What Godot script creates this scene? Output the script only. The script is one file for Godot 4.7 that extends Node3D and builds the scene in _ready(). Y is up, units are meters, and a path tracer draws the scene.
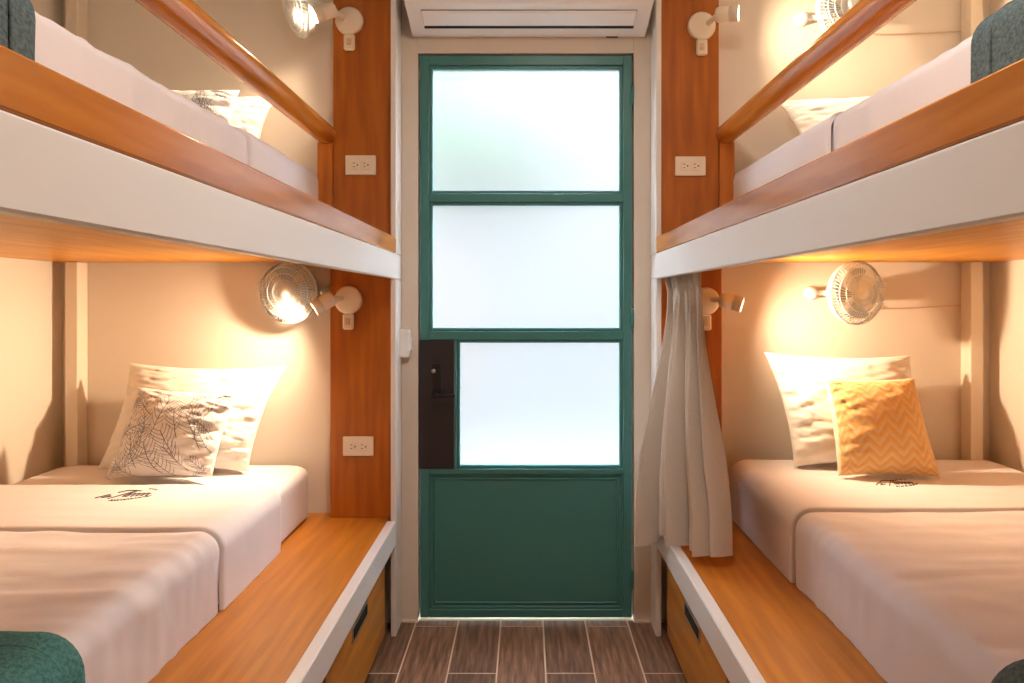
extends Node3D
# Two built-in double bunks on either side of a narrow aisle that ends at a teal door with frosted panes.
# y up, metres; the inner face of the door wall is z = 0, the aisle's middle is x = 0, the camera stands at z = CAM_Z.

const CAM_Z := 2.57
const EYE := 1.21
const FOCAL := 683.0
const VPX := 526.0
const VPY := 301.0
const AISLE := 0.468      # half width of the aisle
const SIDE := 1.745       # half width of the room
const CEIL := 2.62
const BACK := 3.5
const BENCH := 0.413
const LIP_TOP := 1.44

var M := {}
var used := {}
var rng := RandomNumberGenerator.new()

func _ready() -> void:
	rng.seed = 7
	view_and_light()
	make_materials()
	room()
	door()
	outside()
	bunk(-1)
	bunk(1)
	beds()
	pillows()
	curtain()
	lamps()
	fans()
	fittings()
	air_conditioner()
	ceiling_lamp()

# ------------------------------------------------------------------ camera and light
func view_and_light() -> void:
	var cam := Camera3D.new()
	cam.name = "camera"
	cam.projection = Camera3D.PROJECTION_FRUSTUM
	cam.near = 0.05
	cam.far = 60.0
	cam.size = 0.05 * 683.0 / FOCAL
	cam.frustum_offset = Vector2((512.0 - VPX) / FOCAL, -(341.5 - VPY) / FOCAL) * 0.05
	cam.position = Vector3(0, EYE, CAM_Z)
	add_child(cam)
	cam.current = true
	var sky_m := ProceduralSkyMaterial.new()
	sky_m.sky_top_color = Color(0.86, 0.93, 1.0)
	sky_m.sky_horizon_color = Color(0.93, 0.96, 1.0)
	sky_m.ground_bottom_color = Color(0.6, 0.58, 0.55)
	sky_m.ground_horizon_color = Color(0.8, 0.8, 0.8)
	var sky := Sky.new()
	sky.sky_material = sky_m
	var e := Environment.new()
	e.background_mode = Environment.BG_SKY
	e.sky = sky
	e.background_energy_multiplier = 18.0
	e.tonemap_mode = Environment.TONE_MAPPER_LINEAR
	e.tonemap_exposure = 1.85
	e.sdfgi_enabled = true
	e.ssao_enabled = true
	e.ssil_enabled = true
	var we := WorldEnvironment.new()
	we.name = "environment"
	we.environment = e
	add_child(we)

# ------------------------------------------------------------------ materials
func mat(called: String, c: Color, rough := 0.6, spec := 0.5) -> StandardMaterial3D:
	var m := StandardMaterial3D.new()
	m.resource_name = called
	m.albedo_color = c
	m.roughness = rough
	m.metallic_specular = spec
	M[called] = m
	return m

func noise_tex(seed_: int, freq: float, c0: Color, c1: Color, octaves := 4, warp := 0.0, size := 512) -> NoiseTexture2D:
	var n := FastNoiseLite.new()
	n.seed = seed_
	n.noise_type = FastNoiseLite.TYPE_SIMPLEX_SMOOTH
	n.frequency = freq
	n.fractal_octaves = octaves
	if warp > 0.0:
		n.domain_warp_enabled = true
		n.domain_warp_amplitude = warp
		n.domain_warp_frequency = freq * 0.6
	var t := NoiseTexture2D.new()
	t.width = size
	t.height = size
	t.seamless = true
	t.noise = n
	var g := Gradient.new()
	g.set_color(0, c0)
	g.set_color(1, c1)
	t.color_ramp = g
	return t

func triplanar(m: StandardMaterial3D, scale: Vector3, offset := Vector3.ZERO) -> void:
	m.uv1_triplanar = true
	m.uv1_world_triplanar = true
	m.uv1_scale = scale
	m.uv1_offset = offset
	m.uv1_triplanar_sharpness = 6.0

func wood(called: String, tint: Color, along: int, offset: Vector3, rough := 0.34) -> StandardMaterial3D:
	var m := mat(called, tint, rough)
	m.albedo_texture = M_tex("wood_color")
	m.heightmap_enabled = true
	m.heightmap_texture = M_tex("grain")
	m.heightmap_scale = 0.02
	var s := Vector3(3.0, 3.0, 3.0)
	s[along] = 0.28
	triplanar(m, s, offset)
	return m

var _tex := {}
func M_tex(k: String) -> Texture2D:
	return _tex[k]

func make_materials() -> void:
	_tex["wood_color"] = noise_tex(11, 0.014, Color(0.82, 0.77, 0.68), Color(1.0, 1.0, 1.0), 5, 26.0)
	_tex["grain"] = noise_tex(5, 0.06, Color(0.35, 0.35, 0.35), Color(0.75, 0.75, 0.75), 3)
	_tex["linen"] = noise_tex(3, 0.12, Color(0.25, 0.25, 0.25), Color(0.8, 0.8, 0.8), 3)
	_tex["tile"] = noise_tex(21, 0.016, Color(0.58, 0.54, 0.52), Color(1.0, 1.0, 1.0), 5, 30.0)
	_tex["weave"] = noise_tex(31, 0.09, Color(0.90, 0.895, 0.89), Color(1.0, 1.0, 1.0), 4)
	_tex["wool"] = noise_tex(41, 0.05, Color(0.62, 0.66, 0.66), Color(1.0, 1.0, 1.0), 5)
	_tex["plaster"] = noise_tex(51, 0.02, Color(0.3, 0.3, 0.3), Color(0.7, 0.7, 0.7), 5)
	var ot := Color(0.86, 0.56, 0.17)
	wood("wood_bench", Color(0.82, 0.52, 0.17), 2, Vector3(0.1, 0.3, 0.0), 0.4)
	wood("wood_lip", Color(0.83, 0.52, 0.17), 2, Vector3(0.4, 0.1, 0.6), 0.2)
	wood("wood_deck", Color(0.92, 0.64, 0.20), 2, Vector3(0.7, 0.2, 0.3), 0.42)
	wood("wood_panel", Color(0.74, 0.42, 0.07), 1, Vector3(0.25, 0.5, 0.8), 0.4)
	wood("wood_rail", Color(0.86, 0.55, 0.21), 2, Vector3(0.15, 0.7, 0.1), 0.18)
	wood("wood_post", Color(0.80, 0.47, 0.12), 1, Vector3(0.65, 0.1, 0.4), 0.4)
	wood("wood_drawer", ot, 2, Vector3(0.35, 0.85, 0.2), 0.36)
	mat("white_paint", Color(0.90, 0.885, 0.865), 0.38)
	var cream := mat("cream_wall", Color(0.885, 0.835, 0.775), 0.75, 0.35)
	cream.heightmap_enabled = true
	cream.heightmap_texture = M_tex("plaster")
	cream.heightmap_scale = 0.05
	triplanar(cream, Vector3(1.2, 1.2, 1.2))
	mat("ceiling_paint", Color(0.9, 0.88, 0.85), 0.8)
	mat("cream_paint", Color(0.89, 0.83, 0.75), 0.5)
	mat("teal_paint", Color(0.265, 0.505, 0.495), 0.36)
	mat("teal_panel", Color(0.265, 0.505, 0.495), 0.40)
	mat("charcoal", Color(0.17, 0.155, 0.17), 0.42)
	mat("black_metal", Color(0.09, 0.085, 0.09), 0.3)
	var st := mat("steel", Color(0.75, 0.74, 0.72), 0.3)
	st.metallic = 1.0
	mat("plastic_white", Color(0.96, 0.95, 0.935), 0.35)
	mat("plastic_beige", Color(0.86, 0.72, 0.58), 0.45)
	mat("plastic_ivory", Color(0.93, 0.87, 0.78), 0.4)
	mat("slot_dark", Color(0.06, 0.05, 0.05), 0.6)
	var fan_p := mat("fan_plastic", Color(0.93, 0.93, 0.92), 0.3)
	fan_p.backlight_enabled = true
	fan_p.backlight = Color(0.35, 0.35, 0.35)
	mat("fan_blade", Color(0.72, 0.79, 0.84), 0.25)
	mat("grout", Color(0.87, 0.77, 0.66), 0.85)
	for i in 5:
		var k: float = [0.92, 1.0, 1.1, 0.85, 1.04][i]
		var t := mat("tile_%d" % i, Color(0.70 * k, 0.53 * k, 0.41 * k), 0.42)
		t.albedo_texture = M_tex("tile")
		t.heightmap_enabled = true
		t.heightmap_texture = M_tex("grain")
		t.heightmap_scale = 0.04
		triplanar(t, Vector3(5.5, 5.5, 0.55), Vector3(0.13 * i, 0.2 * i, 0.37 * i))
	var sheet := mat("sheet", Color(0.91, 0.885, 0.89), 0.8, 0.3)
	sheet.heightmap_enabled = true
	sheet.heightmap_texture = M_tex("linen")
	sheet.heightmap_scale = 0.04
	triplanar(sheet, Vector3(6, 6, 6))
	var pc := mat("pillow_cotton", Color(0.93, 0.91, 0.88), 0.8, 0.3)
	pc.heightmap_enabled = true
	pc.heightmap_texture = M_tex("linen")
	pc.heightmap_scale = 0.03
	triplanar(pc, Vector3(7, 7, 7))
	var linen := mat("curtain_linen", Color(0.82, 0.77, 0.71), 0.9, 0.25)
	linen.albedo_texture = M_tex("weave")
	linen.heightmap_enabled = true
	linen.heightmap_texture = M_tex("linen")
	linen.heightmap_scale = 0.012
	linen.backlight_enabled = true
	linen.backlight = Color(0.2, 0.18, 0.16)
	triplanar(linen, Vector3(9, 2.5, 9))
	for a in [["throw_teal", Color(0.40, 0.63, 0.62)], ["throw_slate", Color(0.46, 0.52, 0.53)]]:
		var t := mat(a[0], a[1], 0.95, 0.2)
		t.albedo_texture = M_tex("wool")
		t.heightmap_enabled = true
		t.heightmap_texture = M_tex("linen")
		t.heightmap_scale = 0.2
		triplanar(t, Vector3(4, 4, 4))
	mat("thread", Color(0.34, 0.33, 0.35), 0.8)
	var leaf := mat("leaf_print", Color(0.95, 0.94, 0.93), 0.85, 0.3)
	leaf.albedo_texture = ImageTexture.create_from_image(leaf_image())
	leaf.texture_repeat = false
	var chev := mat("chevron_print", Color(1, 1, 1), 0.85, 0.3)
	chev.albedo_texture = ImageTexture.create_from_image(chevron_image())
	chev.texture_repeat = false
	var glass := mat("frosted_glass", Color(1.0, 1.0, 1.0, 0.0), 0.36)
	glass.refraction_enabled = true
	glass.refraction_scale = 0.045
	mat("courtyard_dimmed", Color(0.28, 0.278, 0.272), 0.9)  # darkened so the wall does not overexpose the panes
	mat("courtyard_floor", Color(0.345, 0.34, 0.33), 0.9)  # darkened along with the wall to hold pane brightness
	mat("leaves", Color(0.36, 0.42, 0.35), 0.7)
	mat("bark", Color(0.35, 0.27, 0.2), 0.9)
	var bulb := mat("bulb_glow", Color(1, 0.9, 0.75), 0.5)
	bulb.emission_enabled = true
	bulb.emission = Color(1.0, 0.82, 0.58)
	bulb.emission_energy_multiplier = 2.5
	var dif := mat("diffuser_glow", Color(1, 0.97, 0.92), 0.5)
	dif.emission_enabled = true
	dif.emission = Color(1.0, 0.9, 0.78)
	dif.emission_energy_multiplier = 2.0

func line(im: Image, a: Vector2, b: Vector2, c: Color, w: float) -> void:
	var n := int(a.distance_to(b)) + 1
	for i in n + 1:
		var p := a.lerp(b, float(i) / n)
		for dx in range(-2, 3):
			for dy in range(-2, 3):
				var q := Vector2i(int(p.x) + dx, int(p.y) + dy)
				if q.x < 0 or q.y < 0 or q.x >= im.get_width() or q.y >= im.get_height():
					continue
				var k := clampf(w - Vector2(q).distance_to(p) + 0.5, 0.0, 1.0)
				if k > 0.0:
					im.set_pixelv(q, im.get_pixelv(q).lerp(c, k * c.a))

func leaf_image() -> Image:
	# large skeleton leaves: a midrib with curved side veins, drawn in grey-blue thread on white
	var im := Image.create(512, 512, false, Image.FORMAT_RGB8)
	im.fill(Color(0.97, 0.96, 0.95))
	var r := RandomNumberGenerator.new()
	r.seed = 99
	for k in 36:
		var base := Vector2((k % 6) * 95.0 + r.randf_range(-30, 50), (k / 6) * 95.0 + 70.0 + r.randf_range(-30, 40))
		var ang := r.randf_range(-2.6, -0.5)
		var length := r.randf_range(120, 200)
		var col := Color(0.52, 0.54, 0.60, 0.75)
		var p := base
		var dirn := Vector2(cos(ang), sin(ang))
		var bend := r.randf_range(-0.03, 0.03)
		for i in 7:
			var q := p + dirn * length / 7.0
			line(im, p, q, col, 1.6)
			if i > 0:
				var sz := length * 0.42 * sin(PI * (i + 1.5) / 9.0)
				for side in [-1.0, 1.0]:
					var v := dirn.rotated(side * 0.75)
					var e: Vector2 = q
					for j in 4:
						var f := e + v * sz / 4.0
						line(im, e, f, Color(col, 0.65), 1.1)
						v = v.rotated(-side * 0.12)
						e = f
			p = q
			dirn = dirn.rotated(bend)
	return im

func chevron_image() -> Image:
	# woven zigzag in amber and sand with faint grey stripes
	var im := Image.create(512, 512, false, Image.FORMAT_RGB8)
	for y in 512:
		for x in 512:
			var tx := absf(fposmod(x / 512.0 * 6.0, 1.0) * 2.0 - 1.0)
			var v := fposmod(y / 512.0 * 11.0 + tx * 1.1, 1.0)
			var c := Color(0.93, 0.75, 0.50)
			if v < 0.30:
				c = Color(0.93, 0.80, 0.60)
			elif v < 0.42:
				c = Color(0.88, 0.76, 0.59)
			elif v < 0.72:
				c = Color(0.92, 0.71, 0.43)
			if x < 30 or x > 482 or y < 24:
				c = Color(0.93, 0.86, 0.76)
			im.set_pixel(x, y, c)
	return im

# ------------------------------------------------------------------ nodes
func numbered(called: String) -> String:
	var n: int = used.get(called, 0)
	used[called] = n + 1
	return called if n == 0 else "%s_%03d" % [called, n]

func thing(called: String, label: String, category: String, at := Vector3.ZERO, group := "") -> Node3D:
	var o := Node3D.new()
	o.name = numbered(called)
	add_child(o)
	o.position = at
	tag(o, label, category, group)
	return o

func tag(o: Node, label: String, category: String, group := "") -> void:
	o.set_meta("label", label)
	o.set_meta("category", category)
	if group != "":
		o.set_meta("group", group)

func struct(o: Node, label := "") -> Node:
	o.set_meta("kind", "structure")
	if label != "":
		o.set_meta("label", label)
	return o

func put(called: String, mesh: Mesh, m: String, parent: Node = self, xf := Transform3D.IDENTITY) -> MeshInstance3D:
	var o := MeshInstance3D.new()
	o.name = numbered(called) if parent == self else called
	o.mesh = mesh
	o.material_override = null
	if mesh.get_surface_count() > 0:
		o.set_surface_override_material(0, M[m])
	o.transform = xf
	o.cast_shadow = GeometryInstance3D.SHADOW_CASTING_SETTING_ON
	parent.add_child(o, true)
	return o

# ------------------------------------------------------------------ geometry
func W(px: float, py: float, d: float) -> Vector3:
	return Vector3((px - VPX) * d / FOCAL, EYE - (py - VPY) * d / FOCAL, CAM_Z - d)

func begin(smooth := true) -> SurfaceTool:
	var st := SurfaceTool.new()
	st.begin(Mesh.PRIMITIVE_TRIANGLES)
	st.set_smooth_group(0 if smooth else -1)
	return st

func done(st: SurfaceTool) -> ArrayMesh:
	st.generate_normals()
	return st.commit()

func out_face(st: SurfaceTool, pts: Array, centre: Vector3) -> void:
	var mid := Vector3.ZERO
	for p in pts:
		mid += p
	mid /= pts.size()
	var nrm: Vector3 = (pts[1] - pts[0]).cross(pts[2] - pts[0])
	if nrm.dot(mid - centre) < 0.0:
		pts.reverse()
	for i in range(1, pts.size() - 1):
		for p in [pts[0], pts[i + 1], pts[i]]:
			st.add_vertex(p)

func add_box(st: SurfaceTool, lo: Vector3, hi: Vector3, b := 0.003) -> void:
	# a box with chamfered edges
	var c := (lo + hi) / 2.0
	var h := ((hi - lo) / 2.0).abs()
	b = minf(b, minf(h.x, minf(h.y, h.z)) * 0.6)
	var vert := func(s: Vector3, axis: int) -> Vector3:
		var p := Vector3(s.x * (h.x - b), s.y * (h.y - b), s.z * (h.z - b))
		p[axis] = s[axis] * h[axis]
		return c + p
	for axis in 3:
		var u := (axis + 1) % 3
		var v := (axis + 2) % 3
		for s in [-1.0, 1.0]:
			var pts := []
			for q in [[-1.0, -1.0], [1.0, -1.0], [1.0, 1.0], [-1.0, 1.0]]:
				var sg := Vector3.ZERO
				sg[axis] = s
				sg[u] = q[0]
				sg[v] = q[1]
				pts.append(vert.call(sg, axis))
			out_face(st, pts, c)
		for s1 in [-1.0, 1.0]:
			for s2 in [-1.0, 1.0]:
				var a := Vector3.ZERO
				a[u] = s1
				a[v] = s2
				var a0 := a
				var a1 := a
				a0[axis] = -1.0
				a1[axis] = 1.0
				out_face(st, [vert.call(a0, u), vert.call(a1, u), vert.call(a1, v), vert.call(a0, v)], c)
	for sx in [-1.0, 1.0]:
		for sy in [-1.0, 1.0]:
			for sz in [-1.0, 1.0]:
				var s := Vector3(sx, sy, sz)
				out_face(st, [vert.call(s, 0), vert.call(s, 1), vert.call(s, 2)], c)

func box(lo: Vector3, hi: Vector3, b := 0.003) -> ArrayMesh:
	var st := begin(false)
	add_box(st, lo, hi, b)
	return done(st)

func sbox(s: float, lo: Vector3, hi: Vector3, b := 0.003) -> ArrayMesh:
	# a box given for the right-hand side, mirrored to the left with s = -1
	return box(Vector3(minf(lo.x * s, hi.x * s), lo.y, lo.z), Vector3(maxf(lo.x * s, hi.x * s), hi.y, hi.z), b)

func add_grid(st: SurfaceTool, rows: Array, flip := false, wrap := false) -> void:
	# rows of points; the front is where (next column) x (next row) points, unless flipped
	var nr := rows.size()
	var nc: int = rows[0].size()
	for r in nr - 1:
		for c in (nc if wrap else nc - 1):
			var c1 := (c + 1) % nc
			var a: Vector3 = rows[r][c]
			var b: Vector3 = rows[r][c1]
			var d: Vector3 = rows[r + 1][c]
			var e: Vector3 = rows[r + 1][c1]
			var u0 := float(c) / (nc - 1)
			var u1 := float(c + 1) / (nc - 1)
			var v0 := float(r) / (nr - 1)
			var v1 := float(r + 1) / (nr - 1)
			var seq := [[a, u0, v0], [e, u1, v1], [b, u1, v0], [a, u0, v0], [d, u0, v1], [e, u1, v1]]
			if flip:
				seq.reverse()
			for q in seq:
				st.set_uv(Vector2(q[1], q[2]))
				st.add_vertex(q[0])

func add_tube(st: SurfaceTool, path: Array, radius, sides := 10, cap := true) -> void:
	var rows := []
	var up := Vector3.UP
	for i in path.size():
		var t: Vector3 = (path[mini(i + 1, path.size() - 1)] - path[maxi(i - 1, 0)]).normalized()
		if absf(t.dot(up)) > 0.95:
			up = Vector3.RIGHT if absf(t.x) < 0.9 else Vector3.BACK
		var x := up.cross(t).normalized()
		var y := t.cross(x)
		up = y
		var r: float = radius[i] if radius is Array else radius
		var ring := []
		for k in sides:
			var a := TAU * k / sides
			ring.append(path[i] + (x * cos(a) + y * sin(a)) * r)
		rows.append(ring)
	if cap:
		var first := []
		var last := []
		for k in sides:
			first.append(path[0])
			last.append(path[-1])
		rows.push_front(first)
		rows.append(last)
	add_grid(st, rows, false, true)

func tube(path: Array, radius, sides := 10) -> ArrayMesh:
	var st := begin()
	add_tube(st, path, radius, sides)
	return done(st)

func add_lathe(st: SurfaceTool, profile: Array, sides := 32) -> void:
	# profile of (radius, height along +z), from the back axis out and round to the front axis
	var rows := []
	for p in profile:
		var ring := []
		for k in sides:
			var a := TAU * k / sides
			ring.append(Vector3(cos(a) * p.x, sin(a) * p.x, p.y))
		rows.append(ring)
	add_grid(st, rows, false, true)

func lathe(profile: Array, sides := 32) -> ArrayMesh:
	var st := begin()
	add_lathe(st, profile, sides)
	return done(st)

func facing(at: Vector3, dir: Vector3) -> Transform3D:
	# local +z turned to dir
	var z := dir.normalized()
	var x := (Vector3.UP if absf(z.y) < 0.95 else Vector3.BACK).cross(z).normalized()
	return Transform3D(Basis(x, z.cross(x), z), at)

func smooth_path(pts: Array, per := 6) -> Array:
	var out := []
	for i in pts.size() - 1:
		var p0: Vector3 = pts[maxi(i - 1, 0)]
		var p3: Vector3 = pts[mini(i + 2, pts.size() - 1)]
		for k in per:
			out.append(pts[i].cubic_interpolate(pts[i + 1], p0, p3, float(k) / per))
	out.append(pts[-1])
	return out

# ------------------------------------------------------------------ the room
func room() -> void:
	var st := begin(false)
	var T := 0.14
	add_box(st, Vector3(-SIDE - T, -0.1, -T), Vector3(-0.406, CEIL, 0), 0.001)
	add_box(st, Vector3(0.406, -0.1, -T), Vector3(SIDE + T, CEIL, 0), 0.001)
	add_box(st, Vector3(-0.406, 2.143, -T), Vector3(0.406, CEIL, 0), 0.001)
	struct(put("wall_back", done(st), "cream_wall"), "cream plastered wall that holds the teal door")
	struct(put("wall_left", box(Vector3(-SIDE - T, -0.1, 0.0), Vector3(-SIDE, CEIL, BACK), 0.001), "cream_wall"), "cream plastered side wall beside the leaf-print cushions")
	struct(put("wall_right", box(Vector3(SIDE, -0.1, 0.0), Vector3(SIDE + T, CEIL, BACK), 0.001), "cream_wall"), "cream plastered side wall beside the amber cushion")
	struct(put("wall_front", box(Vector3(-SIDE - T, -0.1, BACK), Vector3(SIDE + T, CEIL, BACK + T), 0.001), "cream_wall"), "cream wall at the far end from the door")
	struct(put("ceiling", box(Vector3(-SIDE - T, CEIL, -T), Vector3(SIDE + T, CEIL + 0.12, BACK + T), 0.001), "ceiling_paint"), "white painted ceiling above the upper bunks")
	var fl := put("floor", box(Vector3(-SIDE - T, -0.12, -T - 0.02), Vector3(SIDE + T, -0.0012, BACK + T), 0.001), "grout")
	struct(fl, "brown wood-look plank tiles with pale grout lines")
	# plank tiles, laid along the aisle in half bond
	var lines := [-0.573, -0.414, -0.255, -0.095, 0.064, 0.223, 0.382, 0.541]
	var length := 0.643
	var n := 0
	for c in 7:
		var z: float = (0.349 if c % 2 == 0 else 0.027) - length
		while z < 2.9:
			var z0 := maxf(z, -0.02)
			var z1 := z + length
			if z1 - z0 > 0.03:
				put("plank", box(Vector3(lines[c] + 0.0028, -0.02, z0 + 0.0028), Vector3(lines[c + 1] - 0.0028, 0, z1 - 0.0028), 0.001), "tile_%d" % ((n * 3 + c) % 5), fl)
				n += 1
			z += length
	for s in [-1.0, 1.0]:
		var b := put("baseboard_left" if s < 0 else "baseboard_right", sbox(s, Vector3(0.412, 0, 0.0), Vector3(AISLE - 0.001, 0.012, 0.006), 0.002), "cream_paint")
		struct(b, "thin cream strip along the foot of the wall beside the door")

func door() -> void:
	# frame added behind the leaf edges to block daylight leaking through the gap
	var fr := begin(false)
	add_box(fr, Vector3(-0.406, 0, -0.10), Vector3(-0.380, 2.143, -0.056), 0.001)
	add_box(fr, Vector3(0.380, 0, -0.10), Vector3(0.406, 2.143, -0.056), 0.001)
	add_box(fr, Vector3(-0.380, 2.117, -0.10), Vector3(0.380, 2.143, -0.056), 0.001)
	struct(put("added_trim_1", done(fr), "cream_paint"), "cream stop added behind the edges of the teal door to block daylight leaks")
	var d := Node3D.new()
	d.name = "door_1"
	add_child(d)
	struct(d, "teal metal door with three frosted panes and a charcoal lock plate")
	var zb := -0.05
	var zf := -0.006
	var B := 0.002
	var L := -0.3995
	var R := 0.3995
	var top := 2.137
	var bot := 0.015
	put("stile", box(Vector3(L, bot, zb), Vector3(-0.366, top, zf), B), "teal_paint", d)
	put("stile", box(Vector3(0.366, bot, zb), Vector3(R, top, zf), B), "teal_paint", d)
	for y in [[2.100, top], [1.584, 1.616], [1.064, 1.096], [0.556, 0.576], [bot, 0.046]]:
		put("rail", box(Vector3(-0.366, y[0], zb), Vector3(0.366, y[1], zf), B), "teal_paint", d)
	put("stile", box(Vector3(-0.272, 0.576, zb), Vector3(-0.262, 1.064, zf), B), "teal_paint", d)
	# glazing beads and panes
	for q in [[-0.366, 1.616, 0.366, 2.100, 0.012], [-0.366, 1.096, 0.366, 1.584, 0.012], [-0.262, 0.576, 0.366, 1.064, 0.012], [-0.366, 0.046, 0.366, 0.556, 0.010]]:
		var st := begin(false)
		var w: float = q[4]
		var z1 := zf - 0.008
		add_box(st, Vector3(q[0], q[1], zb + 0.004), Vector3(q[0] + w, q[3], z1), 0.002)
		add_box(st, Vector3(q[2] - w, q[1], zb + 0.004), Vector3(q[2], q[3], z1), 0.002)
		add_box(st, Vector3(q[0] + w, q[3] - w, zb + 0.004), Vector3(q[2] - w, q[3], z1), 0.002)
		add_box(st, Vector3(q[0] + w, q[1], zb + 0.004), Vector3(q[2] - w, q[1] + w, z1), 0.002)
		put("glazing_bead", done(st), "teal_paint", d)
		if q[1] > 0.1:
			put("pane", box(Vector3(q[0] + w - 0.004, q[1] + w - 0.004, -0.034), Vector3(q[2] - w + 0.004, q[3] - w + 0.004, -0.026), 0.0005), "frosted_glass", d).set_meta("label", "frosted glass pane, bright with daylight")
		else:
			var p := put("lower_panel", box(Vector3(q[0] + w, q[1] + w, -0.042), Vector3(q[2] - w, q[3] - w, -0.020), 0.001), "teal_panel", d)
			var ms := begin(false)
			var a := Vector2(q[0] + 0.018, q[1] + 0.018)
			var c := Vector2(q[2] - 0.018, q[3] - 0.018)
			add_box(ms, Vector3(a.x, a.y, -0.022), Vector3(a.x + 0.006, c.y, -0.015), 0.002)
			add_box(ms, Vector3(c.x - 0.006, a.y, -0.022), Vector3(c.x, c.y, -0.015), 0.002)
			add_box(ms, Vector3(a.x + 0.006, a.y, -0.022), Vector3(c.x - 0.006, a.y + 0.006, -0.015), 0.002)
			add_box(ms, Vector3(a.x + 0.006, c.y - 0.006, -0.022), Vector3(c.x - 0.006, c.y, -0.015), 0.002)
			put("moulding", done(ms), "teal_paint", p)
	# lock plate with lever and thumb turn
	var lp := put("lock_plate", box(Vector3(-0.4025, 0.577, -0.048), Vector3(-0.270, 1.063, -0.002), 0.002), "charcoal", d)
	lp.set_meta("label", "charcoal lock plate")
	put("escutcheon", box(Vector3(-0.352, 0.845, -0.003), Vector3(-0.318, 0.975, 0.006), 0.003), "black_metal", lp)
	put("lever_handle", tube(smooth_path([Vector3(-0.338, 0.861, 0.0), Vector3(-0.338, 0.861, 0.035), Vector3(-0.328, 0.861, 0.046), Vector3(-0.29, 0.861, 0.047), Vector3(-0.262, 0.861, 0.046)]), 0.0075, 12), "black_metal", lp)
	put("thumb_turn", lathe([Vector2(0, 0), Vector2(0.008, 0), Vector2(0.008, 0.010), Vector2(0.006, 0.013), Vector2(0, 0.013)], 16), "steel", lp, Transform3D(Basis(), Vector3(-0.346, 0.947, 0.005)))
	put("latch_button", lathe([Vector2(0, 0), Vector2(0.007, 0), Vector2(0.006, 0.010), Vector2(0, 0.011)], 14), "steel", d, Transform3D(Basis(), Vector3(-0.254, 0.881, -0.026)))
	for y in [1.985, 1.145, 0.160]:
		var h := begin()
		add_tube(h, [Vector3(0.400, y - 0.035, 0.002), Vector3(0.400, y + 0.035, 0.002)], 0.0065, 10)
		put("hinge", done(h), "teal_paint", d)

func outside() -> void:
	# added outdoors behind the panes: dark courtyard and shrub set the pane brightness
	var g := put("courtyard_ground", box(Vector3(-4, -0.14, -3.3), Vector3(4, -0.012, -0.16), 0.001), "courtyard_floor")
	struct(g, "paved courtyard ground behind the door, darkened to keep the panes from clipping")
	var w := put("added_courtyard_wall", box(Vector3(-4, -0.02, -3.3), Vector3(4, 4.6, -3.1), 0.01), "courtyard_dimmed")  # added wall, tall enough to let in only steep skylight
	tag(w, "added courtyard wall, its height and dark tone set to temper the frosted panes", "wall")
	var t := thing("added_shrub", "added green shrub, crown enlarged to dim the top frosted pane", "shrub", Vector3(-0.55, -0.012, -2.5))
	put("trunk", tube([Vector3(0, 0, 0), Vector3(0.05, 0.8, 0.02), Vector3(-0.02, 1.7, 0)], [0.06, 0.05, 0.03], 8), "bark", t)
	var st := begin(false)
	var r := RandomNumberGenerator.new()
	r.seed = 4
	for k in 800:
		var dir := Vector3(r.randfn(), r.randfn(), r.randfn()).normalized()
		var p := Vector3(0.2, 2.75, 0) + dir * Vector3(0.85, 0.75, 0.5) * pow(r.randf(), 0.4)  # crown enlarged to cover bright sky in the top pane
		var a := Vector3(r.randfn(), r.randfn(), r.randfn()).normalized() * 0.10
		var b := a.cross(dir).normalized() * 0.035
		for q in [p - a, p + b, p + a, p - a, p + a, p - b]:
			st.add_vertex(q)
	put("foliage", done(st), "leaves", t).set_meta("kind", "stuff")

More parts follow.
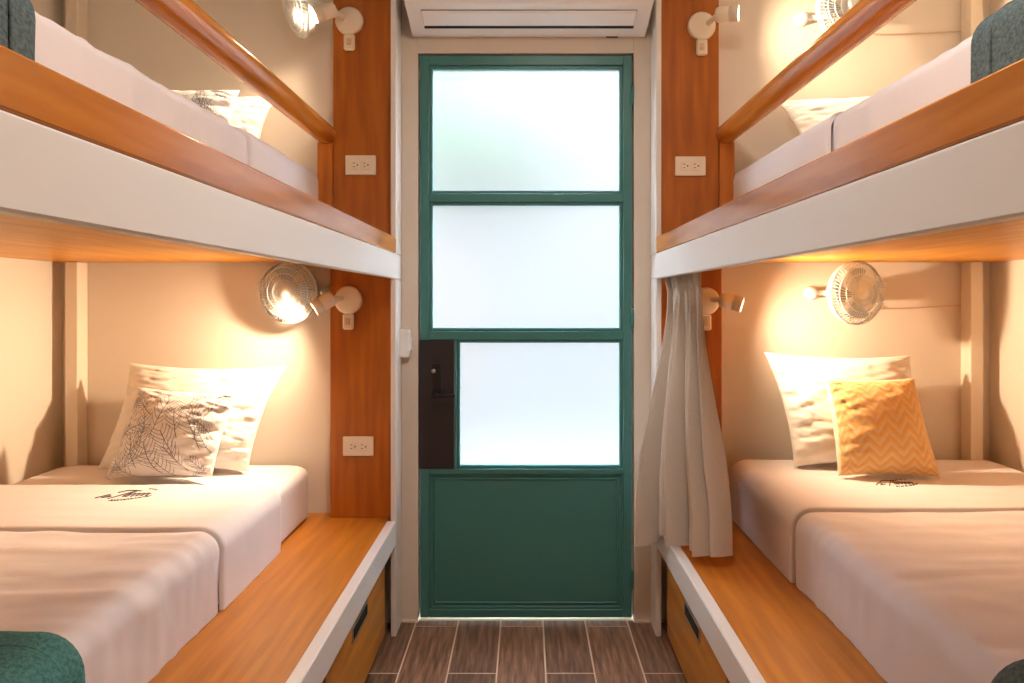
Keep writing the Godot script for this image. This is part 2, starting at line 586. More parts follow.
# ------------------------------------------------------------------ bunks
func bunk(s: float) -> void:
	var o := thing("bunk_bed", "built-in orange wood bunk whose lower berth is open, without a curtain" if s < 0 else "built-in orange wood bunk with a grey curtain at its lower berth", "bunk bed", Vector3.ZERO, "built-in bunks either side of the aisle")
	var E := 2.08
	var A := AISLE
	# lower berth
	put("bench_board", sbox(s, Vector3(A + 0.033, BENCH - 0.03, 0.001), Vector3(SIDE - 0.001, BENCH, E), 0.003), "wood_bench", o)
	put("bench_rim", sbox(s, Vector3(A, 0.331, 0.11), Vector3(A + 0.033, 0.418, E), 0.003), "white_paint", o)
	put("base_box", sbox(s, Vector3(0.56, 0.0, 0.02), Vector3(SIDE - 0.002, BENCH - 0.03, E - 0.01), 0.002), "cream_paint", o)
	put("recess_shade_board", sbox(s, Vector3(0.53, 0.0, 0.112), Vector3(0.56, 0.331, E - 0.01), 0.002), "charcoal", o)  # charcoal board paints the shade of the recess behind the drawers
	var z0 := 0.140
	for k in 3:
		var z1 := z0 + (0.72 if k == 0 else 0.575)
		var dr := put("drawer", sbox(s, Vector3(0.502, 0.022, z0), Vector3(0.530, 0.326, z1), 0.002), "wood_drawer", o)
		var zc := z0 + 0.37 if k == 0 else (z0 + z1) / 2
		var h := put("handle", sbox(s, Vector3(0.4985, 0.222, zc - 0.092), Vector3(0.503, 0.268, zc + 0.092), 0.002), "steel", dr)
		h.set_meta("label", "dark flush pull in a steel frame")
		put("handle_recess", sbox(s, Vector3(0.4972, 0.229, zc - 0.083), Vector3(0.5, 0.261, zc + 0.083), 0.001), "slot_dark", dr)
		z0 = z1 + 0.022
	# upper berth
	put("deck", sbox(s, Vector3(A + 0.024, 1.355, 0.001), Vector3(SIDE - 0.001, LIP_TOP - 0.006, E), 0.003), "wood_deck", o)
	put("front_beam", sbox(s, Vector3(A, 1.291, 0.0), Vector3(A + 0.024, 1.3815, E), 0.003), "white_paint", o)
	put("lip_board", sbox(s, Vector3(A + 0.0005, 1.382, 0.11), Vector3(A + 0.024, LIP_TOP, E), 0.003), "wood_lip", o)
	# uprights
	put("end_board", sbox(s, Vector3(A, 0.0, 0.0), Vector3(A + 0.020, 1.29, 0.11), 0.003), "white_paint", o)
	put("end_board", sbox(s, Vector3(A, 1.382, 0.0), Vector3(A + 0.020, CEIL - 0.001, 0.11), 0.003), "white_paint", o)
	var px := 1.648 if s < 0 else 1.634
	put("corner_post", sbox(s, Vector3(px, BENCH, 0.001), Vector3(px + 0.046, 1.354, 0.061), 0.002), "cream_paint", o)
	put("corner_post", sbox(s, Vector3(px, LIP_TOP - 0.006, 0.001), Vector3(px + 0.046, CEIL - 0.001, 0.061), 0.002), "cream_paint", o)
	put("foot_post", sbox(s, Vector3(A + 0.034, BENCH, E - 0.05), Vector3(A + 0.08, 1.354, E), 0.003), "cream_paint", o)
	# plywood panels that carry lamp and sockets
	put("lamp_panel", sbox(s, Vector3(A + 0.021, BENCH, 0.001), Vector3(0.72, 1.354, 0.06), 0.002), "wood_panel", o)
	put("lamp_panel", sbox(s, Vector3(A + 0.021, LIP_TOP - 0.006, 0.001), Vector3(0.709, CEIL - 0.001, 0.06), 0.002), "wood_panel", o)
	# guard rail
	put("rail_post", sbox(s, Vector3(0.710, LIP_TOP - 0.006, 0.03), Vector3(0.765, 1.792, 0.068), 0.002), "wood_post", o)
	var path := [Vector3(0.735 * s, 1.822, 0.020), Vector3(0.735 * s, 1.822, 0.030)]
	for k in 9:
		path.append(Vector3(0.735 * s, 1.822, 0.06 + (E - 0.06) * k / 8.0))
	var radii := [0.028, 0.0355]
	for k in 9:
		radii.append(0.0375)
	put("guard_rail", tube(path, radii, 24), "wood_rail", o)
	put("rail_post", sbox(s, Vector3(0.710, LIP_TOP - 0.006, E - 0.04), Vector3(0.765, 1.792, E), 0.002), "wood_post", o)

# ------------------------------------------------------------------ bedding
var bed_noise := FastNoiseLite.new()

func fold(x: float, y: float, z: float) -> float:
	return bed_noise.get_noise_3d(x, y, z)

func drape(s: float, xs: float, xw: float, y0: float, y1: float, z0: float, z1: float, off: float, r: float, edge0: float, edge1: float, amp: float, seed_: int, hem := 0.0) -> ArrayMesh:
	# cloth over a mattress: side face, rounded edge, top, wall side; swept along z. off = how far it stands off the mattress; edges roll down to it
	bed_noise.seed = seed_
	bed_noise.frequency = 1.0
	bed_noise.fractal_octaves = 3
	var prof := []    # (x, y, nx, ny)
	var n_side := 12
	for i in n_side:
		prof.append([0.0, hem + (y1 - y0 - r - hem) * i / n_side, -1.0, 0.0])
	for i in 9:
		var a := PI / 2 * i / 8
		prof.append([r - r * cos(a), y1 - y0 - r + r * sin(a), -cos(a), sin(a)])
	var wide := xw - xs
	var nt := 44
	for i in range(1, nt):
		prof.append([r + (wide - 2 * r) * i / nt, y1 - y0, 0.0, 1.0])
	for i in 6:
		var a := PI / 2 * i / 5
		prof.append([wide - r + r * sin(a), y1 - y0 - r + r * cos(a), sin(a), cos(a)])
	prof.append([wide, hem, 1.0, 0.0])
	var zs := []
	var nz := int((z1 - z0) / 0.016) + 2
	for e in [0.0, 0.0008, 0.0025, 0.005]:
		zs.append(z0 + e)
	for i in range(1, nz):
		zs.append(lerpf(z0 + 0.005, z1 - 0.005, float(i) / nz))
	for e in [0.005, 0.0025, 0.0008, 0.0]:
		zs.append(z1 - e)
	var rows := []
	for z in zs:
		var k0 := clampf((z - z0) / 0.005, 0.0, 1.0)
		var k1 := clampf((z1 - z) / 0.005, 0.0, 1.0)
		var o := off * lerpf(edge0, 1.0, sqrt(1.0 - (1.0 - k0) * (1.0 - k0))) * lerpf(edge1, 1.0, sqrt(1.0 - (1.0 - k1) * (1.0 - k1)))
		var row := []
		for p in prof:
			var x: float = xs + p[0]
			var y: float = y0 + p[1]
			var top: float = clampf(p[3], 0.0, 1.0)
			# creases: across the bed on top, hanging on the side; slow waves below them
			var w := amp * (0.9 * fold(x * 1.3, 0.3, z * 15.0) + 0.7 * fold(x * 4.0, 7.0, z * 8.0)) * top
			w += amp * (0.9 * fold(z * 11.0, 20.0, y * 3.0) + 0.4 * fold(z * 30.0, 31.0, y * 4.0)) * (1.0 - top)
			w += amp * 1.2 * fold(x * 2.0, y * 2.0 + 50.0, z * 2.0)
			w *= minf(k0, k1) * 0.7 + 0.3
			var d := o + w
			d = maxf(d, 0.0006 if edge0 < 1.0 else -0.004)
			row.append(Vector3(s * (x + p[2] * d), y + p[3] * d, z))
		rows.append(row)
	var st := begin()
	add_grid(st, rows, s > 0)
	return done(st)

func mattress_mesh(s: float, xs: float, xw: float, y0: float, y1: float, z0: float, z1: float, r: float) -> ArrayMesh:
	# closed rounded slab: loops of a rounded rectangle stacked in y
	var rows := []
	var cx := (xs + xw) / 2
	var cz := (z0 + z1) / 2
	var hx := (xw - xs) / 2
	var hz := (z1 - z0) / 2
	var levels := [[y0, 0.06], [y0, 0.012], [y0 + 0.012, 0.0]]
	for i in 7:
		levels.append([lerpf(y0 + 0.02, y1 - r, i / 6.0), 0.0])
	for i in range(1, 8):
		var a := PI / 2 * i / 7
		levels.append([y1 - r + r * sin(a), r - r * cos(a)])
	levels.append([y1, 0.2])
	levels.append([y1, hx - 0.01])
	for l in levels:
		var ring := []
		var c := 0.05
		var ix: float = hx - l[1]
		var iz: float = hz - l[1]
		c = minf(c, ix)
		for q in 4:
			var sx: float = [1.0, -1.0, -1.0, 1.0][q]
			var sz: float = [1.0, 1.0, -1.0, -1.0][q]
			for i in 7:
				var a := PI / 2 * (q + i / 6.0)
				ring.append(Vector3(s * (cx + sx * (ix - c) + c * cos(a)), l[0], cz + sz * (iz - c) + c * sin(a)))
		rows.append(ring)
	var st := begin()
	add_grid(st, rows, s < 0, true)
	return done(st)

func beds() -> void:
	# [side, x of the aisle face, bottom, top, fold line z, throw start z, throw material, words]
	var all := [
		[-1.0, 0.790, BENCH, 0.612, 0.825, 1.38, "throw_teal", "lower bunk that has no curtain"],
		[1.0, 0.762, BENCH, 0.612, 0.655, 1.47, "throw_slate", "lower bunk behind the grey curtain"],
		[-1.0, 0.775, LIP_TOP - 0.006, 1.675, 0.69, 1.52, "throw_slate", "upper bunk with the leaf-print cushion"],
		[1.0, 0.775, LIP_TOP - 0.006, 1.675, 0.85, 1.41, "throw_slate", "upper bunk above the grey curtain"],
	]
	for i in 4:
		var b: Array = all[i]
		var s: float = b[0]
		var xs: float = b[1]
		var y0: float = b[2]
		var y1: float = b[3]
		var zf: float = b[4]
		var xw := SIDE - 0.02
		var m := put("mattress", mattress_mesh(s, xs + 0.006, xw - 0.006, y0, y1 - 0.005, 0.035, 2.05, 0.035 if i < 2 else 0.022), "sheet")
		tag(m, "white fitted mattress on the %s" % b[7], "mattress", "mattresses on the bunks")
		var t := thing("bed_sheet", "cream top sheet tucked over the %s" % b[7], "bed sheet", Vector3.ZERO, "top sheets")
		var er := 0.042 if i < 2 else 0.026
		put("sheet", drape(s, xs + 0.002, xw, y0 + 0.002, y1, zf + (0.002 if i < 2 else 0.008), 2.06, 0.008, er, 0.06, 0.5, [0.0080, 0.0055, 0.0080, 0.004][i], 10 + i), "sheet", t)
		put("turned_down_edge", drape(s, xs, xw, y0 + 0.003, y1, [0.40, 0.06, 0.05, 0.05][i], zf - 0.006, 0.015, er + 0.003, 0.05, 0.25, 0.0018, 30 + i), "sheet", t)
		if i < 2:
			emblem(t, i, y1 + 0.0165)
		var th := thing("throw_blanket", ("teal" if i == 0 else "slate grey") + " folded throw over the foot of the %s" % b[7], "blanket", Vector3.ZERO, "folded throws at the bed feet")
		put("cloth", drape(s, xs - 0.004, xw, y0 + 0.004, y1 + 0.004, b[5], 2.02, 0.020, er + 0.013, 0.1, 0.1, 0.0035, 50 + i), b[6], th)
		# stitched hem a hand's breadth inside the edge
		var z: float = b[5] + 0.055
		var path := []
		var r := er + 0.018
		for q in 8:
			path.append(Vector3(s * (xs - 0.0255), y0 + 0.02 + (y1 - y0 - r) * q / 8.0, z))
		for q in 9:
			var a := PI / 2 * q / 8
			path.append(Vector3(s * (xs + r - 0.004 - (r + 0.0205) * cos(a)), y1 - r + 0.004 + (r + 0.0205) * sin(a), z))
		for q in range(1, 20):
			path.append(Vector3(s * (xs + r + (xw - xs - 2 * r) * q / 19.0), y1 + 0.0245, z))
		put("hem_stitch", tube(path, 0.0035, 6), b[6], th)

func emblem(parent: Node, which: int, y: float) -> void:
	# round embroidered mark: looping script across the middle, small letters on an arc beneath
	var c := Vector3(-1.20, y, 0.515) if which == 0 else Vector3(1.175, y, 0.385)
	var k := 0.085 if which == 0 else 0.080
	var deep := 0.085 if which == 0 else 0.058
	var at := func(p: Vector2) -> Vector3:
		return c + Vector3(p.x * k, 0.0, -p.y * deep)
	var word := []
	for i in 25:
		var t := i / 24.0
		word.append(Vector2(0.05 + 0.75 * t + 0.05 * sin(t * 31.0), -0.10 + 0.22 * sin(t * 31.0 + 1.2) * (1.0 - 0.3 * t) + 0.12 * t))
	var strokes := [
		[Vector2(-0.85, -0.45), Vector2(-0.60, -0.05), Vector2(-0.50, -0.20), Vector2(-0.66, -0.40), Vector2(-0.40, -0.25)],
		[Vector2(-0.35, -0.55), Vector2(-0.15, -0.05), Vector2(0.12, 0.50), Vector2(0.05, 0.15), Vector2(-0.02, -0.25), Vector2(0.08, -0.20)],
		[Vector2(-0.45, 0.22), Vector2(-0.25, 0.48), Vector2(0.05, 0.50), Vector2(0.28, 0.42)],
		word]
	var st := begin()
	for q in strokes:
		var pts := []
		for p in q:
			pts.append(at.call(p))
		add_tube(st, smooth_path(pts, 4), 0.0015, 5)
	put("embroidered_script", done(st), "thread", parent).set_meta("label", "looping script in dark thread")
	var s3 := begin()
	for i in 12:
		var t := i / 11.0
		var p := Vector2(-0.15 + 1.05 * t, -0.72 + 0.55 * t * t)
		add_tube(s3, [at.call(p + Vector2(-0.02, -0.09)), at.call(p + Vector2(0.02, 0.09))], 0.0012, 5)
		if i % 2 == 0:
			add_tube(s3, [at.call(p), at.call(p + Vector2(0.06, 0.02))], 0.0014, 5)
	for p in [Vector2(0.42, 0.66), Vector2(0.56, 0.62), Vector2(0.70, 0.52)]:
		add_tube(s3, [at.call(p + Vector2(-0.04, 0.10)), at.call(p), at.call(p + Vector2(0.05, 0.09))], 0.0015, 5)
	var m := put("embroidered_lettering", done(s3), "thread", parent)
	m.set_meta("kind", "stuff")

func pillow_mesh(tl: Vector3, tr: Vector3, br: Vector3, bl: Vector3, thick: float, pinch: float, wrinkle: float, seed_: int, n := 56) -> ArrayMesh:
	var nz := FastNoiseLite.new()
	nz.seed = seed_
	nz.frequency = 1.0
	nz.fractal_octaves = 2
	var nrm := (tr - bl).cross(tl - br).normalized()
	if nrm.z < 0:
		nrm = -nrm
	var st := begin()
	for side in [1.0, -1.0]:
		var rows := []
		for j in n + 1:
			var row := []
			for i in n + 1:
				var u := sin((float(i) / n - 0.5) * PI) * 0.72 + (float(i) / n * 2.0 - 1.0) * 0.28
				var v := sin((float(j) / n - 0.5) * PI) * 0.72 + (float(j) / n * 2.0 - 1.0) * 0.28
				var ue := u * (1.0 - pinch * pow(1.0 - v * v, 1.0))
				var ve := v * (1.0 - pinch * pow(1.0 - u * u, 1.0))
				var fu := (ue + 1.0) / 2.0
				var fv := (ve + 1.0) / 2.0
				var p: Vector3 = tl.lerp(tr, fu).lerp(bl.lerp(br, fu), fv)
				var body := pow(maxf(0.0, (1.0 - pow(absf(u), 2.6)) * (1.0 - pow(absf(v), 2.6))), 0.62)
				var t := thick * body
				# creases run from the seams towards the middle
				var eu := pow(absf(u), 1.5)
				var ev := pow(absf(v), 1.5)
				var k := wrinkle * minf(1.0, body * 2.5)
				t += k * ((nz.get_noise_2d(u * 0.9 + 9.0 * side, v * 6.0 + u * 1.6) * 1.3 + nz.get_noise_2d(u * 1.3 - 4.0 * side, v * 13.0 - u * 3.0) * 0.8) * (0.3 + eu) + nz.get_noise_2d(u * 5.0 - v * 1.2, v * 0.9 + 30.0 + 5.0 * side) * ev * 0.4)
				row.append(p + nrm * t * side)
			rows.append(row)
		add_grid(st, rows, side > 0)
	return done(st)

func pillow(called: String, label: String, group: String, m: String, corners: Array, thick: float, pinch: float, wrinkle: float, seed_: int) -> void:
	var c := []
	for q in corners:
		c.append(W(q[0], q[1], q[2]))
	var o := put(called, pillow_mesh(c[0], c[1], c[2], c[3], thick, pinch, wrinkle, seed_), m)
	tag(o, label, "pillow" if called == "pillow" else "cushion", group)

func pillows() -> void:
	var g := "white pillows"
	pillow("pillow", "white rumpled pillow behind the leaf-print cushion on the lower bunk", g, "pillow_cotton", [[130, 363, 2.50], [287, 366, 2.50], [248, 472, 2.37], [97, 470, 2.37]], 0.072, 0.085, 0.009, 3)
	pillow("pillow", "white rumpled pillow behind the amber zigzag cushion", g, "pillow_cotton", [[764, 352, 2.50], [911, 355, 2.50], [930, 466, 2.37], [794, 467, 2.37]], 0.072, 0.085, 0.009, 8)
	pillow("pillow", "white pillow behind the leaf-print cushion on the upper bunk", g, "pillow_cotton", [[140, 96, 2.50], [277, 96, 2.50], [258, 162, 2.41], [122, 162, 2.41]], 0.066, 0.085, 0.008, 13)
	pillow("pillow", "white pillow lying alone on the upper bunk above the grey curtain", g, "pillow_cotton", [[776, 101, 2.50], [908, 93, 2.50], [930, 162, 2.41], [812, 162, 2.41]], 0.066, 0.085, 0.008, 17)
	var l := "leaf-print cushions"
	pillow("cushion", "white cushion with a grey leaf-vein print on the lower bunk", l, "leaf_print", [[138, 387, 2.335], [238, 393, 2.335], [212, 477, 2.245], [104, 480, 2.235]], 0.055, 0.055, 0.008, 23)
	pillow("cushion", "white cushion with a grey leaf-vein print on the upper bunk", l, "leaf_print", [[140, 90, 2.33], [240, 90, 2.33], [226, 153, 2.25], [126, 153, 2.25]], 0.055, 0.055, 0.008, 29)
	pillow("cushion", "amber cushion with a woven zigzag pattern on the lower bunk", "", "chevron_print", [[825, 379, 2.335], [914, 378, 2.335], [941, 477, 2.235], [838, 476, 2.235]], 0.055, 0.05, 0.0045, 37)

# ------------------------------------------------------------------ curtain
func curtain() -> void:
	var o := thing("curtain", "grey linen curtain with pleated heading gathered at the lower bunk", "curtain", Vector3.ZERO)
	var rows := []
	var nv := 60
	var nu := 220
	var nz := FastNoiseLite.new()
	nz.seed = 6
	nz.frequency = 1.0
	for j in nv + 1:
		var v := float(j) / nv
		var row := []
		for i in nu + 1:
			var u := float(i) / nu
			# heading gathered along the track; foot spread from outside the bench rim to inside it
			var head := Vector3(lerpf(0.506, 0.532, u), 1.340, lerpf(0.120, 0.49, u))
			var hem := Vector3(lerpf(0.418, 0.600, u), 0.0, 0.15 + 0.38 * sin(u * PI / 2))
			var hem_y := lerpf(0.376, 0.440, smoothstep(0.13, 0.19, u)) + 0.012 * u
			var f := smoothstep(0.08, 1.0, v)
			var p := Vector3(lerpf(head.x, hem.x, f), lerpf(head.y, hem_y, v), lerpf(head.z, hem.z, f))
			# pinch pleats at the top, seven deep soft folds below
			var ph := u * TAU * 6.0 + 0.5 * sin(u * 9.0)
			var deep := lerpf(0.007, 0.046, smoothstep(0.09, 0.75, v)) * (1.0 + 0.35 * sin(u * 17.0))
			var wave := sin(ph) * deep + 0.25 * deep * sin(2.0 * ph + 1.0)
			wave += 0.013 * sin(u * TAU * 14.0) * (1.0 - smoothstep(0.05, 0.13, v))
			wave += 0.007 * nz.get_noise_2d(u * 6.0, v * 2.5) * v
			var across := Vector3(0.93, 0, -0.36)
			p += across * wave + Vector3(0.3, 0, 0.9) * 0.012 * cos(ph * 1.0) * f
			row.append(p)
		rows.append(row)
	var st := begin()
	add_grid(st, rows)
	put("drape", done(st), "curtain_linen", o)
	put("track", box(Vector3(0.505, 1.338, 0.112), Vector3(0.545, 1.3545, 2.0), 0.002), "white_paint", o)

# ------------------------------------------------------------------ reading lamps
func lamps() -> void:
	var g := "reading lamps on the wood panels"
	reading_lamp("white reading lamp with its head turned down, on the panel of the lower open bunk", W(349, 300, 2.51), Vector3(-0.80, -0.52, 0.30), g)
	reading_lamp("white reading lamp half hidden behind the grey curtain", W(705, 301, 2.51), Vector3(0.90, -0.26, 0.34), g)
	reading_lamp("white reading lamp beside the tilted fan on the upper bunk", W(350, 22, 2.51), Vector3(-0.82, -0.42, 0.32), g)
	reading_lamp("white reading lamp with its head level, above the upper outlet on the curtained bunk", W(701, 27, 2.51), Vector3(0.92, -0.05, 0.36), g)

func reading_lamp(label: String, at: Vector3, dir: Vector3, group: String) -> void:
	dir = dir.normalized()
	var o := thing("reading_lamp", label, "lamp", at, group)
	var R := 0.051
	put("base", lathe([Vector2(0, 0), Vector2(R, 0), Vector2(R, 0.012), Vector2(R - 0.003, 0.017), Vector2(R - 0.009, 0.020), Vector2(0.012, 0.022), Vector2(0, 0.022)], 40), "plastic_ivory", o)
	var neck := Vector3(signf(dir.x) * 0.022, 0.006, 0.022)
	var hinge := Vector3(signf(dir.x) * 0.038, 0.004, 0.096)
	put("arm", tube(smooth_path([neck, neck.lerp(hinge, 0.5) + Vector3(0, 0, 0.008), hinge], 5), 0.010, 12), "plastic_ivory", o)
	var hx := facing(hinge, dir)
	var head := put("head", lathe([Vector2(0, -0.012), Vector2(0.016, -0.012), Vector2(0.024, -0.008), Vector2(0.0265, 0.0), Vector2(0.0265, 0.034), Vector2(0.0250, 0.0345), Vector2(0.0250, 0.0375), Vector2(0.0265, 0.038), Vector2(0.0275, 0.066), Vector2(0.0265, 0.068), Vector2(0.0245, 0.066), Vector2(0.0235, 0.030), Vector2(0, 0.028)], 32), "plastic_ivory", o, hx)
	var bulb := put("bulb", lathe([Vector2(0, 0.030), Vector2(0.016, 0.031), Vector2(0.0195, 0.040), Vector2(0.0185, 0.050), Vector2(0.012, 0.057), Vector2(0, 0.060)], 24), "bulb_glow", head)
	bulb.set_meta("label", "glowing warm bulb")
	put("switch_box", box(Vector3(-0.020, -0.108, 0), Vector3(0.020, -0.049, 0.018), 0.007), "plastic_ivory", o)
	put("switch_rocker", box(Vector3(-0.008, -0.090, 0.016), Vector3(0.008, -0.066, 0.022), 0.002), "plastic_beige", o)
	var l := SpotLight3D.new()
	l.name = "lamp_light"
	l.light_color = Color(1.0, 0.88, 0.73)
	l.light_energy = 0.70
	l.light_size = 0.018
	l.spot_angle = 80.0
	l.spot_angle_attenuation = 1.0
	l.spot_range = 8.0
	l.spot_attenuation = 2.0
	l.shadow_enabled = true
	o.add_child(l)
	l.transform = Transform3D(Basis.looking_at(dir, Vector3.UP), hinge + dir * 0.056)

# ------------------------------------------------------------------ fans
func fans() -> void:
	var g := "small white wall fans"
	fan("small white fan next to the lamp of the lower open bunk", W(288, 292, 2.49), Vector3(-0.20, -0.05, 0.97), -1.0, g)
	fan("small white fan above the amber zigzag cushion", W(857, 293, 2.465), Vector3(0.26, -0.02, 0.96), 1.0, g)
	fan("small white fan tilted away from the lamp on the upper bunk with the leaf-print cushion", W(297, 4, 2.45), Vector3(-0.80, -0.30, 0.52), -1.0, g)
	fan("small white fan behind the guard rail of the curtained bunk", W(847, 8, 2.465), Vector3(0.20, -0.05, 0.97), 1.0, g)

func fan(label: String, at: Vector3, dir: Vector3, side: float, group: String) -> void:
	var o := thing("wall_fan", label, "fan", at, group)
	var f := facing(Vector3.ZERO, dir)
	var R := 0.113
	var rim := begin()
	var ring := []
	for k in 49:
		var a := TAU * k / 48
		ring.append(Vector3(cos(a) * R, sin(a) * R, 0))
	add_tube(rim, ring, 0.0042, 8, false)
	put("rim", done(rim), "fan_plastic", o, f)
	put("shroud", lathe([Vector2(R - 0.002, 0.008), Vector2(R + 0.002, 0.0), Vector2(R - 0.001, -0.022), Vector2(R - 0.004, -0.021), Vector2(R - 0.003, 0.0), Vector2(R - 0.002, 0.008)], 48), "fan_plastic", o, f)
	for face in [1.0, -1.0]:
		var st := begin()
		var depth: float = 0.030 * face
		var dome := func(r: float) -> float:
			return depth * sqrt(maxf(0.0, 1.0 - pow(r / (R * 1.02), 2.4)))
		for k in 54:
			var a := TAU * k / 54
			var pts := []
			for q in 6:
				var r := lerpf(0.020, R, q / 5.0)
				var sw := a + 0.25 * (1.0 - q / 5.0)
				pts.append(Vector3(cos(sw) * r, sin(sw) * r, dome.call(r)))
			add_tube(st, pts, 0.0015, 4, false)
		for r in [0.022, 0.045, 0.068, 0.091]:
			var c := []
			for k in 37:
				c.append(Vector3(cos(TAU * k / 36) * r, sin(TAU * k / 36) * r, dome.call(r)))
			add_tube(st, c, 0.0020, 6, false)
		put("front_grille" if face > 0 else "rear_grille", done(st), "fan_plastic", o, f)
	put("hub_cap", lathe([Vector2(0, 0.024), Vector2(0.020, 0.026), Vector2(0.022, 0.029), Vector2(0.020, 0.033), Vector2(0, 0.035)], 28), "fan_plastic", o, f)
	put("motor", lathe([Vector2(0, -0.070), Vector2(0.022, -0.069), Vector2(0.031, -0.060), Vector2(0.033, -0.020), Vector2(0.020, -0.008), Vector2(0, -0.008)], 28), "fan_plastic", o, f)
	for k in 4:
		var rows := []
		for j in 7:
			var row := []
			for i in 6:
				var r := lerpf(0.018, 0.092, j / 6.0)
				var w := lerpf(0.25, 0.52, j / 6.0) * (float(i) / 5.0 - 0.5) * 2.0
				var a := TAU * k / 4 + w
				row.append(Vector3(cos(a) * r, sin(a) * r, 0.002 + 0.010 * (float(i) / 5.0 - 0.5) * 2.0))
			rows.append(row)
		var st := begin()
		add_grid(st, rows)
		put("blade", done(st), "fan_blade", o, f)
	# stub arm from the motor to a round foot on the head wall
	var back: Vector3 = f.basis.z * -0.066
	var foot := Vector3(-side * 0.125, 0.0, -at.z + 0.0)
	put("arm", tube(smooth_path([back, back.lerp(foot, 0.5) + Vector3(-side * 0.03, 0, -0.01), foot + Vector3(0, 0, 0.012)], 6), 0.0105, 12), "fan_plastic", o)
	put("wall_foot", lathe([Vector2(0, 0), Vector2(0.026, 0), Vector2(0.026, 0.010), Vector2(0.020, 0.018), Vector2(0.015, 0.034), Vector2(0, 0.038)], 28), "fan_plastic", o, Transform3D(Basis(), foot))
	var tab: Vector3 = f * Vector3(side * R, 0.03, -0.004)
	put("grille_clip", box(tab - Vector3(0.011, 0.008, 0.009), tab + Vector3(0.011, 0.008, 0.009), 0.003), "fan_plastic", o)
	if side < 0:
		return
	var start: Vector3 = back + Vector3(side * 0.01, -0.03, 0)
	var cord := smooth_path([start, Vector3(side * 0.10, -0.055, -at.z + 0.02), Vector3(side * 0.24, -0.055, -at.z + 0.006), Vector3((1.632 - absf(at.x)) * side, -0.045, -at.z + 0.006)], 8)
	put("cord", tube(cord, 0.0022, 6), "plastic_beige", o)

# ------------------------------------------------------------------ sockets and switch
func fittings() -> void:
	var g := "double outlets on the wood panels"
	outlet("cream double outlet on the wood panel above the bench of the open bunk", W(358.5, 446, 2.51), g)
	outlet("cream double outlet on the upper wood panel of the open bunk", W(361, 165.5, 2.51), g)
	outlet("cream double outlet on the upper wood panel of the curtained bunk", W(690, 166.5, 2.51), g)
	var at := W(404.5, 343.5, 2.55)
	at.z = 0.0
	var o := thing("wall_switch", "small white surface switch on the cream wall beside the door lock", "switch", at)
	put("box", box(Vector3(-0.026, -0.052, 0), Vector3(0.020, 0.052, 0.034), 0.003), "plastic_white", o)
	put("rocker", box(Vector3(0.018, -0.026, 0.008), Vector3(0.027, 0.022, 0.028), 0.003), "plastic_white", o)

func outlet(label: String, at: Vector3, group: String) -> void:
	at.z = 0.06
	var o := thing("outlet", label, "outlet", at, group)
	put("plate", box(Vector3(-0.056, -0.036, 0), Vector3(0.056, 0.036, 0.008), 0.003), "plastic_ivory", o)
	for s in [-1.0, 1.0]:
		var face := put("receptacle", box(Vector3(s * 0.0195 - 0.0145, -0.017, 0.006), Vector3(s * 0.0195 + 0.0145, 0.017, 0.0105), 0.004), "plastic_ivory", o)
		for q in [[-0.004, 0.0065, 0.008, 0.0022], [-0.004, -0.0065, 0.008, 0.0022], [0.0085, 0.0, 0.005, 0.005]]:
			var c := Vector3(s * 0.0195 + q[0], q[1], 0.0105)
			put("slot", box(c - Vector3(q[2] / 2, q[3] / 2, 0.002), c + Vector3(q[2] / 2, q[3] / 2, 0.0006), 0.0003), "slot_dark", face)

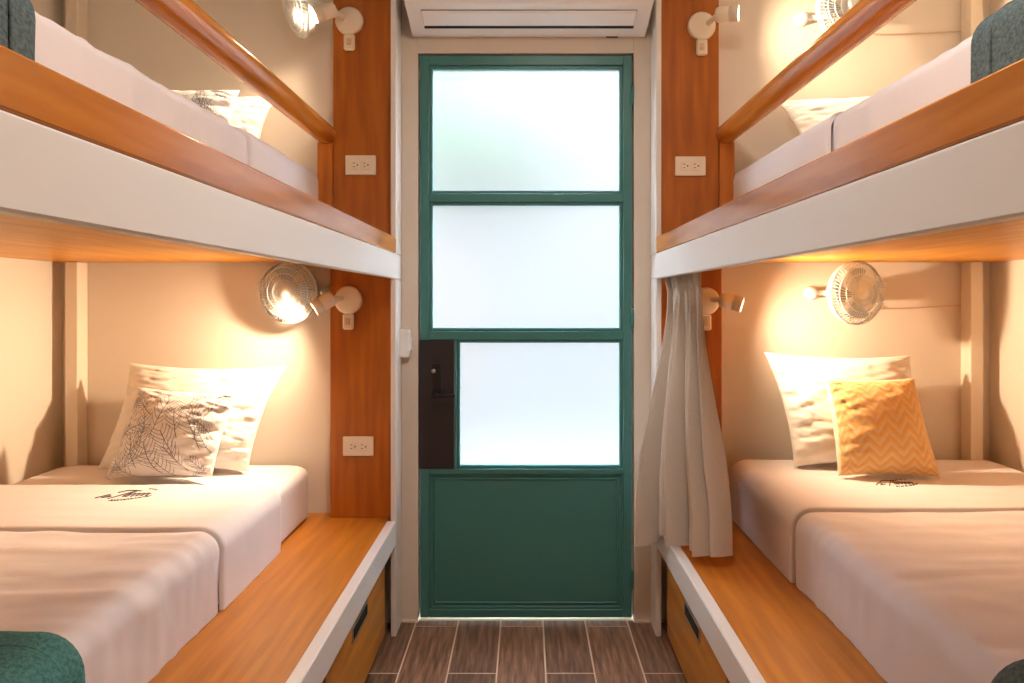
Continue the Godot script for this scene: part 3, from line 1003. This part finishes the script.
# ------------------------------------------------------------------ air conditioner
func air_conditioner() -> void:
	var o := thing("air_conditioner", "white split air conditioner mounted over the teal door", "air conditioner", Vector3(0, 2.2, 0))
	var prof := [Vector2(0.0, 0.004), Vector2(0.012, 0.000), Vector2(0.035, 0.003), Vector2(0.066, 0.016), Vector2(0.10, 0.028), Vector2(0.14, 0.040), Vector2(0.172, 0.047), Vector2(0.186, 0.052), Vector2(0.196, 0.064), Vector2(0.200, 0.085), Vector2(0.203, 0.17), Vector2(0.198, 0.25), Vector2(0.185, 0.272), Vector2(0.15, 0.283), Vector2(0.0, 0.285)]
	var st := begin()
	var x0 := -0.424
	var x1 := 0.446
	var rows := []
	for e in [[0.0, 0.02], [0.0, 0.006], [0.002, 0.002], [0.007, 0.0]]:
		var row := []
		for p in prof:
			row.append(Vector3(x0 + e[0], lerpf(p.y, 0.14, e[1]), lerpf(p.x, 0.1, e[1])))
		rows.append(row)
	for k in range(1, 12):
		var row := []
		for p in prof:
			row.append(Vector3(lerpf(x0 + 0.007, x1 - 0.007, k / 12.0), p.y, p.x))
		rows.append(row)
	for e in [[0.007, 0.0], [0.002, 0.002], [0.0, 0.006], [0.0, 0.02]]:
		var row := []
		for p in prof:
			row.append(Vector3(x1 - e[0], lerpf(p.y, 0.14, e[1]), lerpf(p.x, 0.1, e[1])))
		rows.append(row)
	for e in [0, 1]:
		var cap := []
		for p in prof:
			cap.append(Vector3(x0 if e == 0 else x1, 0.14, 0.1))
		if e == 0:
			rows.push_front(cap)
		else:
			rows.append(cap)
	add_grid(st, rows)
	put("housing", done(st), "plastic_white", o)
	# the outlet vane: a plate standing proud of a dark slot
	var slot := begin(false)
	var q := func(x: float, z: float, y: float) -> Vector3:
		return Vector3(x, y, z)
	var sl := [q.call(-0.372, 0.062, 0.0105), q.call(0.394, 0.062, 0.0105), q.call(0.394, 0.150, 0.0410), q.call(-0.372, 0.150, 0.0410)]
	var sh := []
	for p in sl:
		sh.append(p + Vector3(0, 0.01, 0))
	out_face(slot, sl.duplicate(), Vector3(0, 1, 0.1))
	for i in 4:
		out_face(slot, [sl[i], sl[(i + 1) % 4], sh[(i + 1) % 4], sh[i]], Vector3(0, 0.03, 0.1))
	put("outlet_slot", done(slot), "slot_dark", o)
	var vane := begin()
	var vr := []
	for k in 2:
		var row := []
		for p in [Vector2(0.084, 0.0130), Vector2(0.085, 0.0110), Vector2(0.090, 0.013), Vector2(0.115, 0.0215), Vector2(0.140, 0.0300), Vector2(0.1490, 0.0335), Vector2(0.1494, 0.0395)]:
			row.append(Vector3(-0.370 if k == 0 else 0.392, p.y, p.x))
		vr.append(row)
	add_grid(vane, vr)
	put("vane", done(vane), "plastic_white", o)
	put("sensor_window", box(Vector3(0.30, -0.0012, 0.004), Vector3(0.345, 0.004, 0.014), 0.001), "slot_dark", o)

func ceiling_lamp() -> void:
	var o := thing("ceiling_light", "round white flush ceiling light over the aisle between the bunks", "ceiling light", Vector3(0.19, CEIL, 1.75))
	var down := facing(Vector3.ZERO, Vector3.DOWN)
	put("mount", lathe([Vector2(0, 0), Vector2(0.17, 0), Vector2(0.17, 0.03), Vector2(0.15, 0.035), Vector2(0, 0.035)], 40), "plastic_white", o, down)
	put("diffuser", lathe([Vector2(0.15, 0.033), Vector2(0.15, 0.05), Vector2(0.12, 0.065), Vector2(0, 0.072)], 40), "diffuser_glow", o, down)
	var l := AreaLight3D.new()
	l.name = "ceiling_light_source"
	l.area_size = Vector2(0.28, 0.28)
	l.light_color = Color(1.0, 0.95, 0.91)
	l.light_energy = 1.05
	l.area_range = 10.0
	l.shadow_enabled = true
	o.add_child(l)
	l.transform = Transform3D(Basis.looking_at(Vector3.DOWN, Vector3.FORWARD), Vector3(0, -0.08, 0))
